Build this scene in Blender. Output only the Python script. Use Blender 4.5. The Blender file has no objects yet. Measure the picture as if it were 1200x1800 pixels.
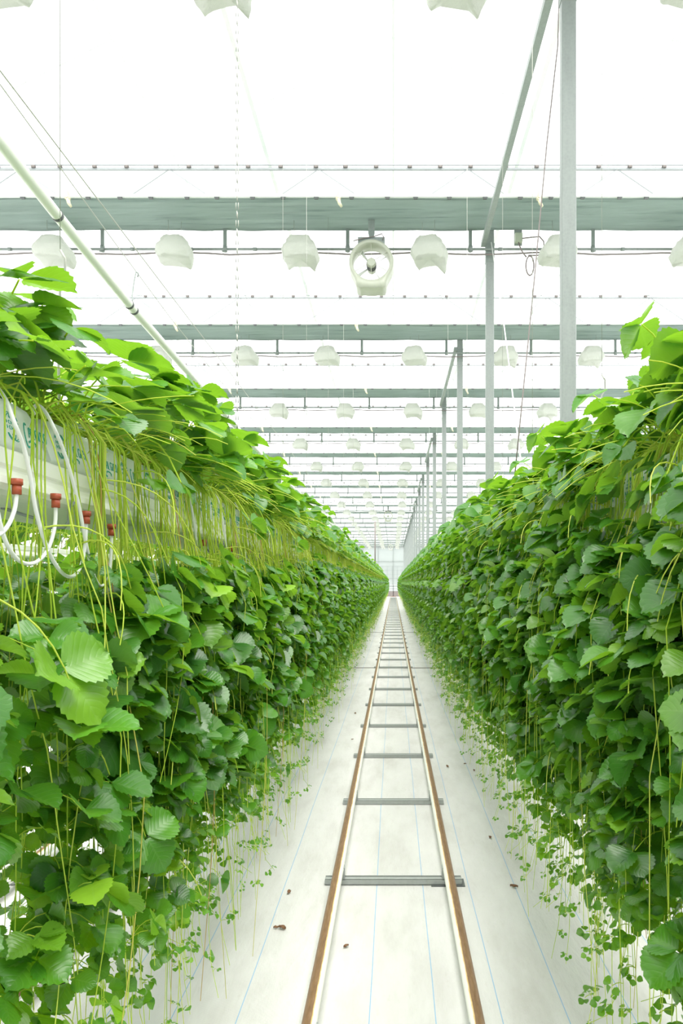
import bpy, math, random
import numpy as np
from mathutils import Vector

R = math.radians
random.seed(7)
rng = np.random.default_rng(11)
SC = bpy.context.scene
COL = SC.collection

# ------------------------------------------------------------------ camera, world, sun, exposure
CZ = 1.52                                   # eye height; the camera looks along +Y down the aisle
cam_d = bpy.data.cameras.new('camera'); cam = bpy.data.objects.new('camera', cam_d); COL.objects.link(cam)
cam_d.sensor_fit = 'VERTICAL'; cam_d.sensor_height = 36; cam_d.lens = 24
cam_d.shift_x = -91 / 1800; cam_d.shift_y = 125 / 1800
cam.location = (0, 0, CZ); cam.rotation_euler = (R(90), 0, 0)
cam_d.clip_start = 0.02; cam_d.clip_end = 300
SC.camera = cam

W = bpy.data.worlds.new('sky'); SC.world = W; W.use_nodes = True
bg = W.node_tree.nodes['Background']
bg.inputs['Color'].default_value = (1.0, 1.0, 0.99, 1); bg.inputs['Strength'].default_value = 0.9

sun_d = bpy.data.lights.new('sun', 'SUN'); sun = bpy.data.objects.new('sun', sun_d); COL.objects.link(sun)
sun_d.energy = 1.9; sun_d.angle = R(50); sun_d.color = (1.0, 0.97, 0.9)
sun.location = (3, -2, 12); sun.rotation_euler = (R(16), R(9), 0)

SC.view_settings.view_transform = 'Standard'; SC.view_settings.look = 'None'
SC.view_settings.gamma = 1; SC.view_settings.use_curve_mapping = False
SC.view_settings.exposure = 1.52
cy = SC.cycles
cy.max_bounces = 7; cy.diffuse_bounces = 5; cy.glossy_bounces = 2; cy.transmission_bounces = 4
cy.transparent_max_bounces = 8; cy.caustics_reflective = False; cy.caustics_refractive = False
cy.sample_clamp_indirect = 6

# ------------------------------------------------------------------ small helpers
def at(x, y, Y):
    "photo pixel at distance Y -> point in the place"
    return Vector(((x - 691) / 1200 * Y, Y, CZ + (1025 - y) / 1200 * Y))

def atX(x, y, X):
    Y = X * 1200 / (x - 691)
    return Vector((X, Y, CZ + (1025 - y) / 1200 * Y))

def tag(o, label=None, cat=None, group=None, kind=None):
    if label: o['label'] = label
    if cat: o['category'] = cat
    if group: o['group'] = group
    if kind: o['kind'] = kind
    return o

def empty(name, loc=(0, 0, 0), rz=0, label=None, cat=None, group=None):
    o = bpy.data.objects.new(name, None); COL.objects.link(o)
    o.location = loc; o.rotation_euler = (0, 0, rz); o.empty_display_size = 0.1
    return tag(o, label, cat, group)

def kids(o): return list(CH.get(o.name, []))
CH = {}
def par(o, parent):
    o.parent = parent; CH.setdefault(parent.name, []).append(o); return o

def copy_tree(o, parent=None):
    c = o.copy(); COL.objects.link(c)
    if parent: par(c, parent)
    for k in kids(o): copy_tree(k, c)
    return c

class MB:
    "collects shapes and links them as one mesh object"
    def __init__(s): s.v = []; s.f = []; s.sm = []
    def add(s, vs, fs, smooth=False):
        n = len(s.v); s.v += [tuple(v) for v in vs]; s.f += [tuple(i + n for i in f) for f in fs]; s.sm += [smooth] * len(fs); return s
    def box(s, x0, x1, y0, y1, z0, z1, b=0.0):
        if b <= 0:
            return s.add([(x0, y0, z0), (x1, y0, z0), (x1, y1, z0), (x0, y1, z0), (x0, y0, z1), (x1, y0, z1), (x1, y1, z1), (x0, y1, z1)],
                  [(0, 3, 2, 1), (4, 5, 6, 7), (0, 1, 5, 4), (1, 2, 6, 5), (2, 3, 7, 6), (3, 0, 4, 7)])
        # chamfered along z edges
        o = [(x0 + b, y0), (x1 - b, y0), (x1, y0 + b), (x1, y1 - b), (x1 - b, y1), (x0 + b, y1), (x0, y1 - b), (x0, y0 + b)]
        vs = [(x, y, z0) for x, y in o] + [(x, y, z1) for x, y in o]
        fs = [tuple(range(7, -1, -1)), tuple(range(8, 16))] + [(i, (i + 1) % 8, 8 + (i + 1) % 8, 8 + i) for i in range(8)]
        return s.add(vs, fs)
    def tube(s, pts, r, n=10, cap=True, smooth=True):
        pts = [Vector(p) for p in pts]
        rs = r if isinstance(r, (list, tuple)) else [r] * len(pts)
        vs = []; up = None
        for i, p in enumerate(pts):
            t = (pts[min(i + 1, len(pts) - 1)] - pts[max(i - 1, 0)]).normalized()
            if up is None:
                up = Vector((0, 0, 1)) if abs(t.z) < 0.9 else Vector((1, 0, 0))
            a = t.cross(up).normalized(); b = a.cross(t).normalized(); up = b
            for k in range(n):
                w = 2 * math.pi * k / n
                vs.append(p + a * math.cos(w) * rs[i] + b * math.sin(w) * rs[i])
        fs = []
        for i in range(len(pts) - 1):
            for k in range(n):
                k2 = (k + 1) % n
                fs.append((i * n + k, (i + 1) * n + k, (i + 1) * n + k2, i * n + k2))
        s.add(vs, fs, smooth)
        if cap:
            m = len(s.v) - len(vs)
            s.f.append(tuple(m + k for k in range(n))); s.f.append(tuple(m + (len(pts) - 1) * n + k for k in range(n - 1, -1, -1))); s.sm += [False] * 2
        return s
    def bar(s, p, q, w, h=None):
        h = h or w; p = Vector(p); q = Vector(q); t = (q - p).normalized()
        up = Vector((0, 0, 1)) if abs(t.z) < 0.9 else Vector((0, 1, 0))
        a = t.cross(up).normalized() * w / 2; b = a.cross(t).normalized() * h / 2
        vs = [p - a - b, p + a - b, p + a + b, p - a + b, q - a - b, q + a - b, q + a + b, q - a + b]
        return s.add(vs, [(0, 1, 2, 3), (7, 6, 5, 4), (0, 4, 5, 1), (1, 5, 6, 2), (2, 6, 7, 3), (3, 7, 4, 0)])
    def ring(s, prof, axis='y', n=40, sx=1, sz=1):
        "revolve a closed profile [(r, y)] about the y axis"
        m = len(prof); vs = []
        for k in range(n):
            w = 2 * math.pi * k / n
            for r, y in prof: vs.append((r * math.cos(w) * sx, y, r * math.sin(w) * sz))
        fs = [(k * m + j, ((k + 1) % n) * m + j, ((k + 1) % n) * m + (j + 1) % m, k * m + (j + 1) % m) for k in range(n) for j in range(m)]
        return s.add(vs, fs, True)
    def build(s, name, mat, parent=None):
        me = bpy.data.meshes.new(name); me.from_pydata(s.v, [], s.f); me.update()
        me.polygons.foreach_set('use_smooth', s.sm)
        me.materials.append(mat)
        o = bpy.data.objects.new(name, me); COL.objects.link(o)
        if parent: par(o, parent)
        return o

def mkobj(name, me, parent=None):
    o = bpy.data.objects.new(name, me); COL.objects.link(o)
    if parent: par(o, parent)
    return o

# ------------------------------------------------------------------ materials
def mat_new(name):
    m = bpy.data.materials.new(name); m.use_nodes = True
    nt = m.node_tree; nt.nodes.clear(); out = nt.nodes.new('ShaderNodeOutputMaterial')
    return m, nt, out

def N(nt, t, **kw):
    n = nt.nodes.new(t)
    for k, v in kw.items(): setattr(n, k, v)
    return n

def mth(nt, op, a, b=None, c=None, clamp=False):
    n = nt.nodes.new('ShaderNodeMath'); n.operation = op; n.use_clamp = clamp
    for i, x in enumerate((a, b, c)):
        if x is None: continue
        if isinstance(x, (int, float)): n.inputs[i].default_value = x
        else: nt.links.new(x, n.inputs[i])
    return n.outputs[0]

def mixc(nt, f, a, b):
    n = nt.nodes.new('ShaderNodeMix'); n.data_type = 'RGBA'
    for s_, x in ((n.inputs[0], f), (n.inputs[6], a), (n.inputs[7], b)):
        if isinstance(x, (int, float)): s_.default_value = x
        elif isinstance(x, tuple): s_.default_value = (*x, 1)
        else: nt.links.new(x, s_)
    return n.outputs[2]

def noise(nt, scale, detail=3, vec=None, rough=0.5):
    n = nt.nodes.new('ShaderNodeTexNoise'); n.inputs['Scale'].default_value = scale; n.inputs['Detail'].default_value = detail
    n.inputs['Roughness'].default_value = rough
    if vec is not None: nt.links.new(vec, n.inputs['Vector'])
    return n.outputs['Fac']

def ramp(nt, f, stops):
    n = nt.nodes.new('ShaderNodeValToRGB'); e = n.color_ramp.elements
    while len(e) < len(stops): e.new(0.5)
    for k, (p, c) in enumerate(stops): e[k].position = p; e[k].color = (*c, 1)
    nt.links.new(f, n.inputs[0]); return n.outputs[0]

def princ(nt, out, col, rough=0.5, metal=0.0, spec=0.5, bump=None, bstr=0.3, bdist=0.01, trans=None, tfac=0.0):
    p = nt.nodes.new('ShaderNodeBsdfPrincipled')
    if isinstance(col, tuple): p.inputs['Base Color'].default_value = (*col, 1)
    else: nt.links.new(col, p.inputs['Base Color'])
    if isinstance(rough, float): p.inputs['Roughness'].default_value = rough
    else: nt.links.new(rough, p.inputs['Roughness'])
    p.inputs['Metallic'].default_value = metal; p.inputs['Specular IOR Level'].default_value = spec
    nrm = None
    if bump is not None:
        b = nt.nodes.new('ShaderNodeBump'); b.inputs['Strength'].default_value = bstr; b.inputs['Distance'].default_value = bdist
        nt.links.new(bump, b.inputs['Height']); nt.links.new(b.outputs[0], p.inputs['Normal']); nrm = b.outputs[0]
    sh = p.outputs[0]
    if tfac > 0:
        t = nt.nodes.new('ShaderNodeBsdfTranslucent')
        if isinstance(trans, tuple): t.inputs[0].default_value = (*trans, 1)
        else: nt.links.new(trans, t.inputs[0])
        if nrm is not None: nt.links.new(nrm, t.inputs['Normal'])
        mx = nt.nodes.new('ShaderNodeMixShader'); mx.inputs[0].default_value = tfac
        nt.links.new(sh, mx.inputs[1]); nt.links.new(t.outputs[0], mx.inputs[2]); sh = mx.outputs[0]
    nt.links.new(sh, out.inputs[0]); return p

def objco(nt): return nt.nodes.new('ShaderNodeTexCoord').outputs['Object']

def simple(name, col, rough=0.5, metal=0.0, var=0.08, scale=20, spec=0.5, bstr=0.1, trans=None, tfac=0.0):
    m, nt, out = mat_new(name); oc = objco(nt); f = noise(nt, scale, 4, oc)
    c = mixc(nt, f, tuple(x * (1 - var) for x in col), tuple(min(1, x * (1 + var)) for x in col))
    princ(nt, out, c, rough, metal, spec, f, bstr, 0.004, trans, tfac); return m

M = {}
def leaf_material(name, dark, light, young):
    m, nt, out = mat_new(name)
    at_ = N(nt, 'ShaderNodeAttribute', attribute_name='tone')
    tone = at_.outputs['Fac']
    uv = N(nt, 'ShaderNodeUVMap'); sep = N(nt, 'ShaderNodeSeparateXYZ'); nt.links.new(uv.outputs[0], sep.inputs[0])
    av = mth(nt, 'ABSOLUTE', mth(nt, 'MULTIPLY_ADD', sep.outputs[0], 2.0, -1.0))
    ph = mth(nt, 'FRACT', mth(nt, 'MULTIPLY', mth(nt, 'MULTIPLY_ADD', av, -0.38, sep.outputs[1]), 7.0))
    tri = mth(nt, 'ABSOLUTE', mth(nt, 'MULTIPLY_ADD', ph, 2.0, -1.0))            # 1 at a vein, 0 between
    vein = mth(nt, 'SMOOTH_MAX', mth(nt, 'MULTIPLY_ADD', tri, 6.0, -5.0), mth(nt, 'MULTIPLY_ADD', av, -14.0, 1.0), 0.05, clamp=True)
    base = ramp(nt, tone, [(0.0, dark), (0.55, light), (1.0, young)])
    pale = mixc(nt, 0.45, base, (0.42, 0.60, 0.22))
    c = mixc(nt, mth(nt, 'MULTIPLY', vein, 0.25), base, pale)
    nz = noise(nt, 60, 2, objco(nt))
    c = mixc(nt, mth(nt, 'MULTIPLY', nz, 0.25), c, tuple(x * 0.72 for x in light))
    geo = N(nt, 'ShaderNodeNewGeometry')
    under = mixc(nt, 0.28, c, (0.26, 0.42, 0.16))
    c = mixc(nt, geo.outputs['Backfacing'], c, under)
    tr = mixc(nt, 0.6, c, (0.40, 0.80, 0.0))
    h = mth(nt, 'MULTIPLY', mth(nt, 'POWER', tri, 3.0), -1.0)
    princ(nt, out, c, 0.33, 0, 0.75, h, 0.2, 0.0012, tr, 0.33)
    return m

M['leaf'] = leaf_material('strawberry leaf', (0.016, 0.100, 0.013), (0.064, 0.245, 0.018), (0.30, 0.54, 0.04))
def stem_mat():
    m, nt, out = mat_new('strawberry stem')
    tone = N(nt, 'ShaderNodeAttribute', attribute_name='tone').outputs['Fac']
    c = ramp(nt, tone, [(0.0, (0.30, 0.50, 0.05)), (0.5, (0.58, 0.76, 0.08)), (0.85, (0.76, 0.80, 0.18)), (1.0, (0.56, 0.28, 0.14))])
    princ(nt, out, c, 0.45, 0, 0.4, None, 0, 0, (0.75, 0.85, 0.10), 0.4); return m
M['stem'] = stem_mat()
M['dead'] = simple('dry leaf', (0.23, 0.12, 0.06), 0.8, var=0.3)

def floor_mat():
    m, nt, out = mat_new('white ground cloth')
    oc = objco(nt); sep = N(nt, 'ShaderNodeSeparateXYZ'); nt.links.new(oc, sep.inputs[0])
    x, y = sep.outputs[0], sep.outputs[1]
    mp = N(nt, 'ShaderNodeMapping'); mp.inputs['Scale'].default_value = (3.0, 0.9, 1); nt.links.new(oc, mp.inputs[0])
    d1 = noise(nt, 1.6, 6, mp.outputs[0], 0.62); d2 = noise(nt, 14, 5, mp.outputs[0], 0.7); d3 = noise(nt, 160, 2, oc)
    base = ramp(nt, d1, [(0.30, (0.59, 0.575, 0.555)), (0.52, (0.70, 0.69, 0.68)), (0.75, (0.76, 0.75, 0.74))])
    base = mixc(nt, mth(nt, 'MULTIPLY', mth(nt, 'MULTIPLY_ADD', d2, 4.0, -2.3, True), 0.45), base, (0.50, 0.47, 0.42))
    base = mixc(nt, mth(nt, 'MULTIPLY', d3, 0.12), base, (0.60, 0.62, 0.60))
    # woven blue guide threads running down the cloth every 23 cm
    w = mth(nt, 'MULTIPLY_ADD', noise(nt, 0.8, 1, oc), 0.012, -0.006)
    fx = mth(nt, 'FRACT', mth(nt, 'MULTIPLY', mth(nt, 'ADD', mth(nt, 'ADD', x, w), 0.083 + 23.1 + 0.1155), 1 / 0.231))
    dist = mth(nt, 'MULTIPLY', mth(nt, 'ABSOLUTE', mth(nt, 'SUBTRACT', fx, 0.5)), 0.231)
    line = mth(nt, 'LESS_THAN', dist, 0.0017)
    c = mixc(nt, mth(nt, 'MULTIPLY', line, 0.75), base, (0.16, 0.42, 0.70))
    wx = mth(nt, 'SINE', mth(nt, 'MULTIPLY', x, 1400)); wy = mth(nt, 'SINE', mth(nt, 'MULTIPLY', y, 1100))
    h = mth(nt, 'ADD', mth(nt, 'MULTIPLY', mth(nt, 'MULTIPLY', wx, wy), 0.08), mth(nt, 'ADD', d2, mth(nt, 'MULTIPLY', d1, 4)))
    princ(nt, out, c, 0.7, 0, 0.25, h, 0.45, 0.02); return m
M['floor'] = floor_mat()

def rail_mat():
    m, nt, out = mat_new('rusty white rail')
    oc = objco(nt); geo = N(nt, 'ShaderNodeNewGeometry'); sep = N(nt, 'ShaderNodeSeparateXYZ'); nt.links.new(oc, sep.inputs[0])
    mp = N(nt, 'ShaderNodeMapping'); mp.inputs['Scale'].default_value = (40, 6, 40); nt.links.new(oc, mp.inputs[0])
    n1 = noise(nt, 1.5, 6, mp.outputs[0], 0.7)
    zz = mth(nt, 'MULTIPLY', mth(nt, 'SUBTRACT', sep.outputs[2], 0.078), 1 / 0.0255)     # -1..1 round the pipe
    xo = mth(nt, 'MULTIPLY', mth(nt, 'SUBTRACT', mth(nt, 'ABSOLUTE', sep.outputs[0]), 0.275), 1 / 0.0255)      # + outward
    jag = mth(nt, 'MULTIPLY_ADD', n1, 0.36, -0.18)
    up_ = mth(nt, 'MULTIPLY_ADD', mth(nt, 'ADD', zz, jag), 16, -1.0, True)
    worn = mth(nt, 'MULTIPLY', up_, mth(nt, 'MULTIPLY_ADD', mth(nt, 'ADD', xo, jag), 14, 5.2, True))
    edge = mth(nt, 'MULTIPLY', up_, mth(nt, 'MULTIPLY_ADD', mth(nt, 'ADD', xo, mth(nt, 'MULTIPLY_ADD', n1, 0.5, -0.25)), 14, 7.0, True))
    rust = ramp(nt, noise(nt, 3.0, 5, mp.outputs[0], 0.6), [(0.3, (0.17, 0.095, 0.045)), (0.55, (0.235, 0.135, 0.066)), (0.8, (0.31, 0.195, 0.11))])
    wh = mixc(nt, edge, (0.80, 0.80, 0.74), (0.75, 0.52, 0.22))
    c = mixc(nt, worn, wh, rust)
    princ(nt, out, c, 0.5, 0, 0.4, n1, 0.2, 0.003); return m
M['rail'] = rail_mat()
M['rust'] = simple('rusty pipe', (0.33, 0.16, 0.08), 0.6, var=0.25)

def galv(name, col, rough=0.45, metal=0.35):
    m, nt, out = mat_new(name); oc = objco(nt)
    v = N(nt, 'ShaderNodeTexVoronoi'); v.inputs['Scale'].default_value = 55; nt.links.new(oc, v.inputs['Vector'])
    mp = N(nt, 'ShaderNodeMapping'); mp.inputs['Scale'].default_value = (9, 9, 1.3); nt.links.new(oc, mp.inputs[0])
    f = noise(nt, 2.5, 5, mp.outputs[0], 0.65)
    c = mixc(nt, f, tuple(x * 0.72 for x in col), tuple(min(1, x * 1.18) for x in col))
    c = mixc(nt, mth(nt, 'MULTIPLY', v.outputs['Distance'], 0.5), c, tuple(min(1, x * 1.15) for x in col))
    princ(nt, out, c, rough, metal, 0.5, f, 0.08, 0.003); return m
M['post'] = galv('galvanised post', (0.30, 0.33, 0.315), 0.5, 0.1)
M['galv'] = galv('galvanised steel', (0.27, 0.31, 0.29), 0.5, 0.1)
M['sleeper'] = galv('galvanised sleeper', (0.36, 0.38, 0.37), 0.5, 0.2)
M['dark'] = simple('dark clip', (0.10, 0.11, 0.11), 0.5)
M['cable'] = simple('cable sheath', (0.22, 0.19, 0.18), 0.5)
M['wire'] = simple('thin steel wire', (0.40, 0.41, 0.36), 0.4, 0.3)
M['white_wire'] = simple('white cord', (0.75, 0.76, 0.72), 0.6)
M['white_metal'] = simple('white painted steel', (0.80, 0.82, 0.80), 0.45, var=0.04)
M['pale_metal'] = simple('pale galvanised truss steel', (0.40, 0.42, 0.43), 0.5)
M['white_pipe'] = simple('white painted pipe', (0.74, 0.77, 0.68), 0.35, var=0.06, scale=6)
M['fan'] = simple('cream fan plastic', (0.52, 0.55, 0.45), 0.4, var=0.04, trans=(0.6, 0.6, 0.45), tfac=0.15)
M['gutter'] = simple('white coated gutter', (0.88, 0.88, 0.83), 0.3, var=0.06, scale=5, bstr=0.02)
M['tube'] = simple('white drip tube', (0.82, 0.83, 0.82), 0.3, var=0.02)
M['red'] = simple('red brown connector', (0.42, 0.08, 0.035), 0.4)
M['soil'] = simple('brown coir', (0.13, 0.065, 0.035), 0.9, var=0.4, scale=90)
M['teal'] = simple('teal ink', (0.010, 0.34, 0.26), 0.5, var=0.03)
M['pulley'] = simple('cream pulley', (0.66, 0.62, 0.44), 0.5)
M['box'] = simple('grey green box', (0.42, 0.47, 0.36), 0.5)

def bag_mat():
    m, nt, out = mat_new('white bag film'); oc = objco(nt)
    mp = N(nt, 'ShaderNodeMapping'); mp.inputs['Scale'].default_value = (1, 0.35, 1); nt.links.new(oc, mp.inputs[0])
    h = noise(nt, 22, 3, mp.outputs[0], 0.5); f = noise(nt, 4, 3, oc)
    c = mixc(nt, f, (0.80, 0.86, 0.82), (0.90, 0.92, 0.90))
    princ(nt, out, c, 0.32, 0, 0.5, h, 0.45, 0.012, (0.9, 0.95, 0.9), 0.25); return m
M['bag'] = bag_mat()

def cover_mat():
    m, nt, out = mat_new('crumpled lamp bag'); oc = objco(nt)
    h = noise(nt, 9, 4, oc, 0.6); f = noise(nt, 5, 3, oc)
    c = mixc(nt, f, (0.66, 0.68, 0.63), (0.78, 0.79, 0.74))
    princ(nt, out, c, 0.45, 0, 0.4, h, 0.7, 0.03, (0.80, 0.82, 0.76), 0.5); return m
M['cover'] = cover_mat()

def screen_mat():
    m, nt, out = mat_new('folded shade cloth'); oc = objco(nt)
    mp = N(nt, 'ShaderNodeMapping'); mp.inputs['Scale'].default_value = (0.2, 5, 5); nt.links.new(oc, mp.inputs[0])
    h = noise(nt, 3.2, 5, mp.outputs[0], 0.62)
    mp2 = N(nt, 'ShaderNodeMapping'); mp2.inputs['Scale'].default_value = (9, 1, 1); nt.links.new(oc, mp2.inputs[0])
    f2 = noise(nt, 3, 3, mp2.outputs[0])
    c = ramp(nt, h, [(0.34, (0.12, 0.165, 0.155)), (0.44, (0.33, 0.405, 0.38)), (0.7, (0.44, 0.52, 0.485))])  # fold shade painted in: low streaks of the cloth coloured darker
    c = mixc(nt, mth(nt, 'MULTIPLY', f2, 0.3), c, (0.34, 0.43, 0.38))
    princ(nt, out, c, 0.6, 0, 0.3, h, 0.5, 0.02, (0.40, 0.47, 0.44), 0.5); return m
M['screen'] = screen_mat()

def glass_mat():
    m, nt, out = mat_new('roof glass')
    t = N(nt, 'ShaderNodeBsdfTransparent'); t.inputs[0].default_value = (0.97, 0.985, 0.985, 1)
    g = N(nt, 'ShaderNodeBsdfGlossy'); g.inputs['Roughness'].default_value = 0.15
    mx = N(nt, 'ShaderNodeMixShader'); mx.inputs[0].default_value = 0.05
    nt.links.new(t.outputs[0], mx.inputs[1]); nt.links.new(g.outputs[0], mx.inputs[2]); nt.links.new(mx.outputs[0], out.inputs[0]); return m
M['glass'] = glass_mat()

def wall_mat():
    m, nt, out = mat_new('white wall panel'); oc = objco(nt)
    f = noise(nt, 0.6, 4, oc)
    c = mixc(nt, f, (0.27, 0.31, 0.30), (0.36, 0.40, 0.385))
    princ(nt, out, c, 0.5, 0, 0.3, None, 0, 0, (0.6, 0.62, 0.6), 0.12); return m
M['wall'] = wall_mat()

# ------------------------------------------------------------------ the setting
YB = 84.0
fl = MB()
nx = [-8, -2.4, 0, 2.4, 8]; fl.add([(-8, -3, 0), (8, -3, 0), (8, YB, 0), (-8, YB, 0)], [(0, 1, 2, 3)])
tag(fl.build('floor', M['floor']), 'white woven ground cloth with thin blue lines', kind='structure')

Z_EAVE, Z_RIDGE = 6.95, 7.75
g = MB(); fr = MB()
for k in range(-3, 3):
    x0 = k * 3.2 + 1.6; x1 = x0 + 3.2; xm = x0 + 1.6
    if x0 < -8: x0 = -8
    if x1 > 8: x1 = 8
    g.add([(x0, -3, Z_EAVE), (xm, -3, Z_RIDGE), (xm, YB, Z_RIDGE), (x0, YB, Z_EAVE)], [(0, 1, 2, 3)])
    g.add([(xm, -3, Z_RIDGE), (x1, -3, Z_EAVE), (x1, YB, Z_EAVE), (xm, YB, Z_RIDGE)], [(0, 1, 2, 3)])
    fr.bar((x0, -3, Z_EAVE), (x0, YB, Z_EAVE), 0.05, 0.05); fr.bar((xm, -3, Z_RIDGE), (xm, YB, Z_RIDGE), 0.03, 0.03)
    y = -2.0
    while y < YB:
        fr.bar((x0, y, Z_EAVE), (xm, y, Z_RIDGE), 0.012, 0.02); fr.bar((xm, y, Z_RIDGE), (x1, y, Z_EAVE), 0.012, 0.02); y += 1.96
c_ = tag(g.build('ceiling', M['glass']), 'gabled clear glass roof', kind='structure')
fr_ = fr.build('roof_bars', M['white_metal'], c_)

def wall_panel(name, pts, mul, lab):
    w = MB(); w.add(pts, [(0, 1, 2, 3)])
    o = tag(w.build(name, M['wall'] if name == 'wall_back' else M['glass']), lab, kind='structure')
    mul.build('wall_bars', M['galv'] if name == 'wall_back' else M['white_metal'], o)
mul = MB()
for x in np.arange(-7.4, 8, 1.85): mul.bar((x, YB - 0.06, 0), (x, YB - 0.06, 6.1), 0.05)
for z in (1.25, 2.1, 4.2): mul.bar((-8, YB - 0.06, z), (8, YB - 0.06, z), 0.05)
for x in np.arange(-2.6, 2.0, 0.62): mul.bar((x, YB - 0.05, 1.3), (x, YB - 0.05, 3.6), 0.02)
for z in (2.6, 3.1, 3.6): mul.bar((-2.7, YB - 0.05, z), (1.7, YB - 0.05, z), 0.02)
mul.box(-8, 8, YB - 0.2, YB - 0.05, 6.0, 6.35)
wall_panel('wall_back', [(-8, YB, 0), (8, YB, 0), (8, YB, Z_EAVE), (-8, YB, Z_EAVE)], mul, 'pale panelled end wall of the greenhouse')
w_ = MB(); w_.add([(-8, -3, 0), (8, -3, 0), (8, -3, Z_EAVE), (-8, -3, Z_EAVE)], [(3, 2, 1, 0)])  # added, unseen: cuts the fill light coming from behind the camera
tag(w_.build('wall_light_blocker', M['wall']), 'added pale wall behind the aisle mouth, blocking frontal light', kind='structure')
for sx, nm in ((-1, 'wall_left'), (1, 'wall_right')):
    mul = MB()
    for y in np.arange(-3, YB, 3.92): mul.bar((sx * 7.95, y, 0), (sx * 7.95, y, Z_EAVE), 0.06)
    for z in (0.5, 2.5, 4.5): mul.bar((sx * 7.95, -3, z), (sx * 7.95, YB, z), 0.05)
    wall_panel(nm, [(sx * 8, -3, 0), (sx * 8, YB, 0), (sx * 8, YB, Z_EAVE), (sx * 8, -3, Z_EAVE)], mul, 'glass side wall of the greenhouse')

# ------------------------------------------------------------------ pipe rail tracks
def saddle_mb(sx):
    b = MB(); x = sx * 0.275; s = -sx
    b.box(x + s * 0.026 - 0.003, x + s * 0.026 + 0.003, -0.022, 0.022, 0.028, 0.085)
    b.box(x - 0.03, x + 0.03, -0.02, 0.02, 0.026, 0.052)
    return b
def make_track(X, y0, y1, label, group, detail=True, ys=None):
    t = empty('pipe_rail_track', (X, 0, 0), 0, label, 'rail track', group)
    for sx in (-1, 1):
        b = MB(); b.tube([(sx * 0.275, y0 + (y1 - y0) * i / 40, 0.078) for i in range(41)], 0.0255, 16)
        b.build('rail', M['rail'], t)
    b = MB(); b.tube([(-0.275, y1 - 0.03, 0.078), (0.275, y1 - 0.03, 0.078)], 0.0255, 12); b.build('cross_pipe', M['rust'], t)
    sl = MB()
    sl.box(-0.345, 0.345, -0.030, 0.030, 0.003, 0.007)
    sl.box(-0.345, 0.345, -0.030, -0.026, 0.003, 0.026); sl.box(-0.345, 0.345, 0.026, 0.030, 0.003, 0.026)
    sl.box(-0.345, 0.345, -0.014, 0.014, 0.007, 0.026)
    k = 0; y = 3.46 - 1.25 * 1; first = None
    while y < y1 - 0.1:
        if first is None:
            first = sl.build('sleeper', M['sleeper'], t); first.location = (0, y, 0)
            for sx in (-1, 1): saddle_mb(sx).build('saddle', M['sleeper'], first)
        else:
            c = copy_tree(first, t); c.location = (0, y, 0)
        y += 1.25
    return t
tr = make_track(0, -0.6, 73.0, 'rust-topped pipe rail track running down the middle of the white aisle', None)
pl = MB(); pl.box(0.19, 0.36, 3.415, 3.505, 0.0005, 0.003); pl.build('foot_plate', M['dark'], tr)
make_track(-1.6, 0.2, 40.0, 'rusty pipe rail track glimpsed through the hanging stems of the left row', None)
make_track(1.6, 0.2, 40.0, 'rusty pipe rail track in the next aisle behind the right row', None)

# ------------------------------------------------------------------ steel posts beside the right row and their tie beams
DN = [8.69 + 3.92 * n for n in range(-1, 19)]          # truss distances
ordn = ['nearest', 'second', 'third', 'fourth', 'fifth', 'sixth', 'seventh', 'eighth', 'ninth', 'tenth', 'eleventh', 'twelfth',
        'thirteenth', 'fourteenth', 'fifteenth', 'sixteenth', 'seventeenth', 'eighteenth', 'nineteenth', 'farthest']
p0 = empty('steel_post', (1.235, DN[0] + 0.06, 0))
b = MB(); b.box(-0.052, 0.052, -0.035, 0.035, 0.012, CZ + 4.56, 0.006); b.build('shaft', M['post'], p0)
b = MB(); b.box(-0.06, 0.06, -0.07, 0.07, 0, 0.012, 0.004); b.build('base_plate', M['galv'], p0)
b = MB(); b.box(-0.056, 0.056, -0.039, 0.039, 5.62, 5.86); b.build('clamp', M['galv'], p0)
posts = []
for i, d in enumerate(DN):
    p = p0 if i == 0 else copy_tree(p0)
    p.location = (1.235, d + 0.06, 0)
    tag(p, f'{ordn[i]} grey galvanised steel post in the line behind the right strawberry row', 'post', 'steel posts along the right row')
for i in range(0, 19, 2):
    b = MB(); z = CZ + 4.33
    b.bar((1.15, DN[i], z), (1.15, DN[i + 1] + 0.05, z), 0.06, 0.06)
    o = b.build('tie_beam', M['galv'])
    tag(o, f'horizontal grey tie beam from the {ordn[i]} steel post to the {ordn[i+1]} one', 'beam', 'tie beams between the posts')

# ------------------------------------------------------------------ trusses
def make_truss():
    t = empty('roof_truss', (0, 0, 0))
    L = 7.8; zb = CZ + 4.62; zt = CZ + 5.27
    b = MB(); b.bar((-L, 0, zb), (L, 0, zb), 0.05, 0.05); b.build('bottom_chord', M['pale_metal'], t)
    b = MB(); b.bar((-L, 0, zt), (L, 0, zt), 0.03, 0.025); b.build('top_chord', M['pale_metal'], t)
    b = MB(); x = -7.6; k = 0
    while x < 7.5:
        x2 = x + 0.95
        b.bar((x, 0, zb if k % 2 == 0 else zt), (x2, 0, zt if k % 2 == 0 else zb), 0.012, 0.012); x = x2; k += 1
    b.build('lattice', M['pale_metal'], t)
    return t
tr0 = make_truss()
for i, d in enumerate(DN):
    t = tr0 if i == 0 else copy_tree(tr0)
    t.location = (0, d, 0)
    tag(t, f'{ordn[i]} pale lattice roof truss above its folded shade screen', 'truss', 'roof trusses')

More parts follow.
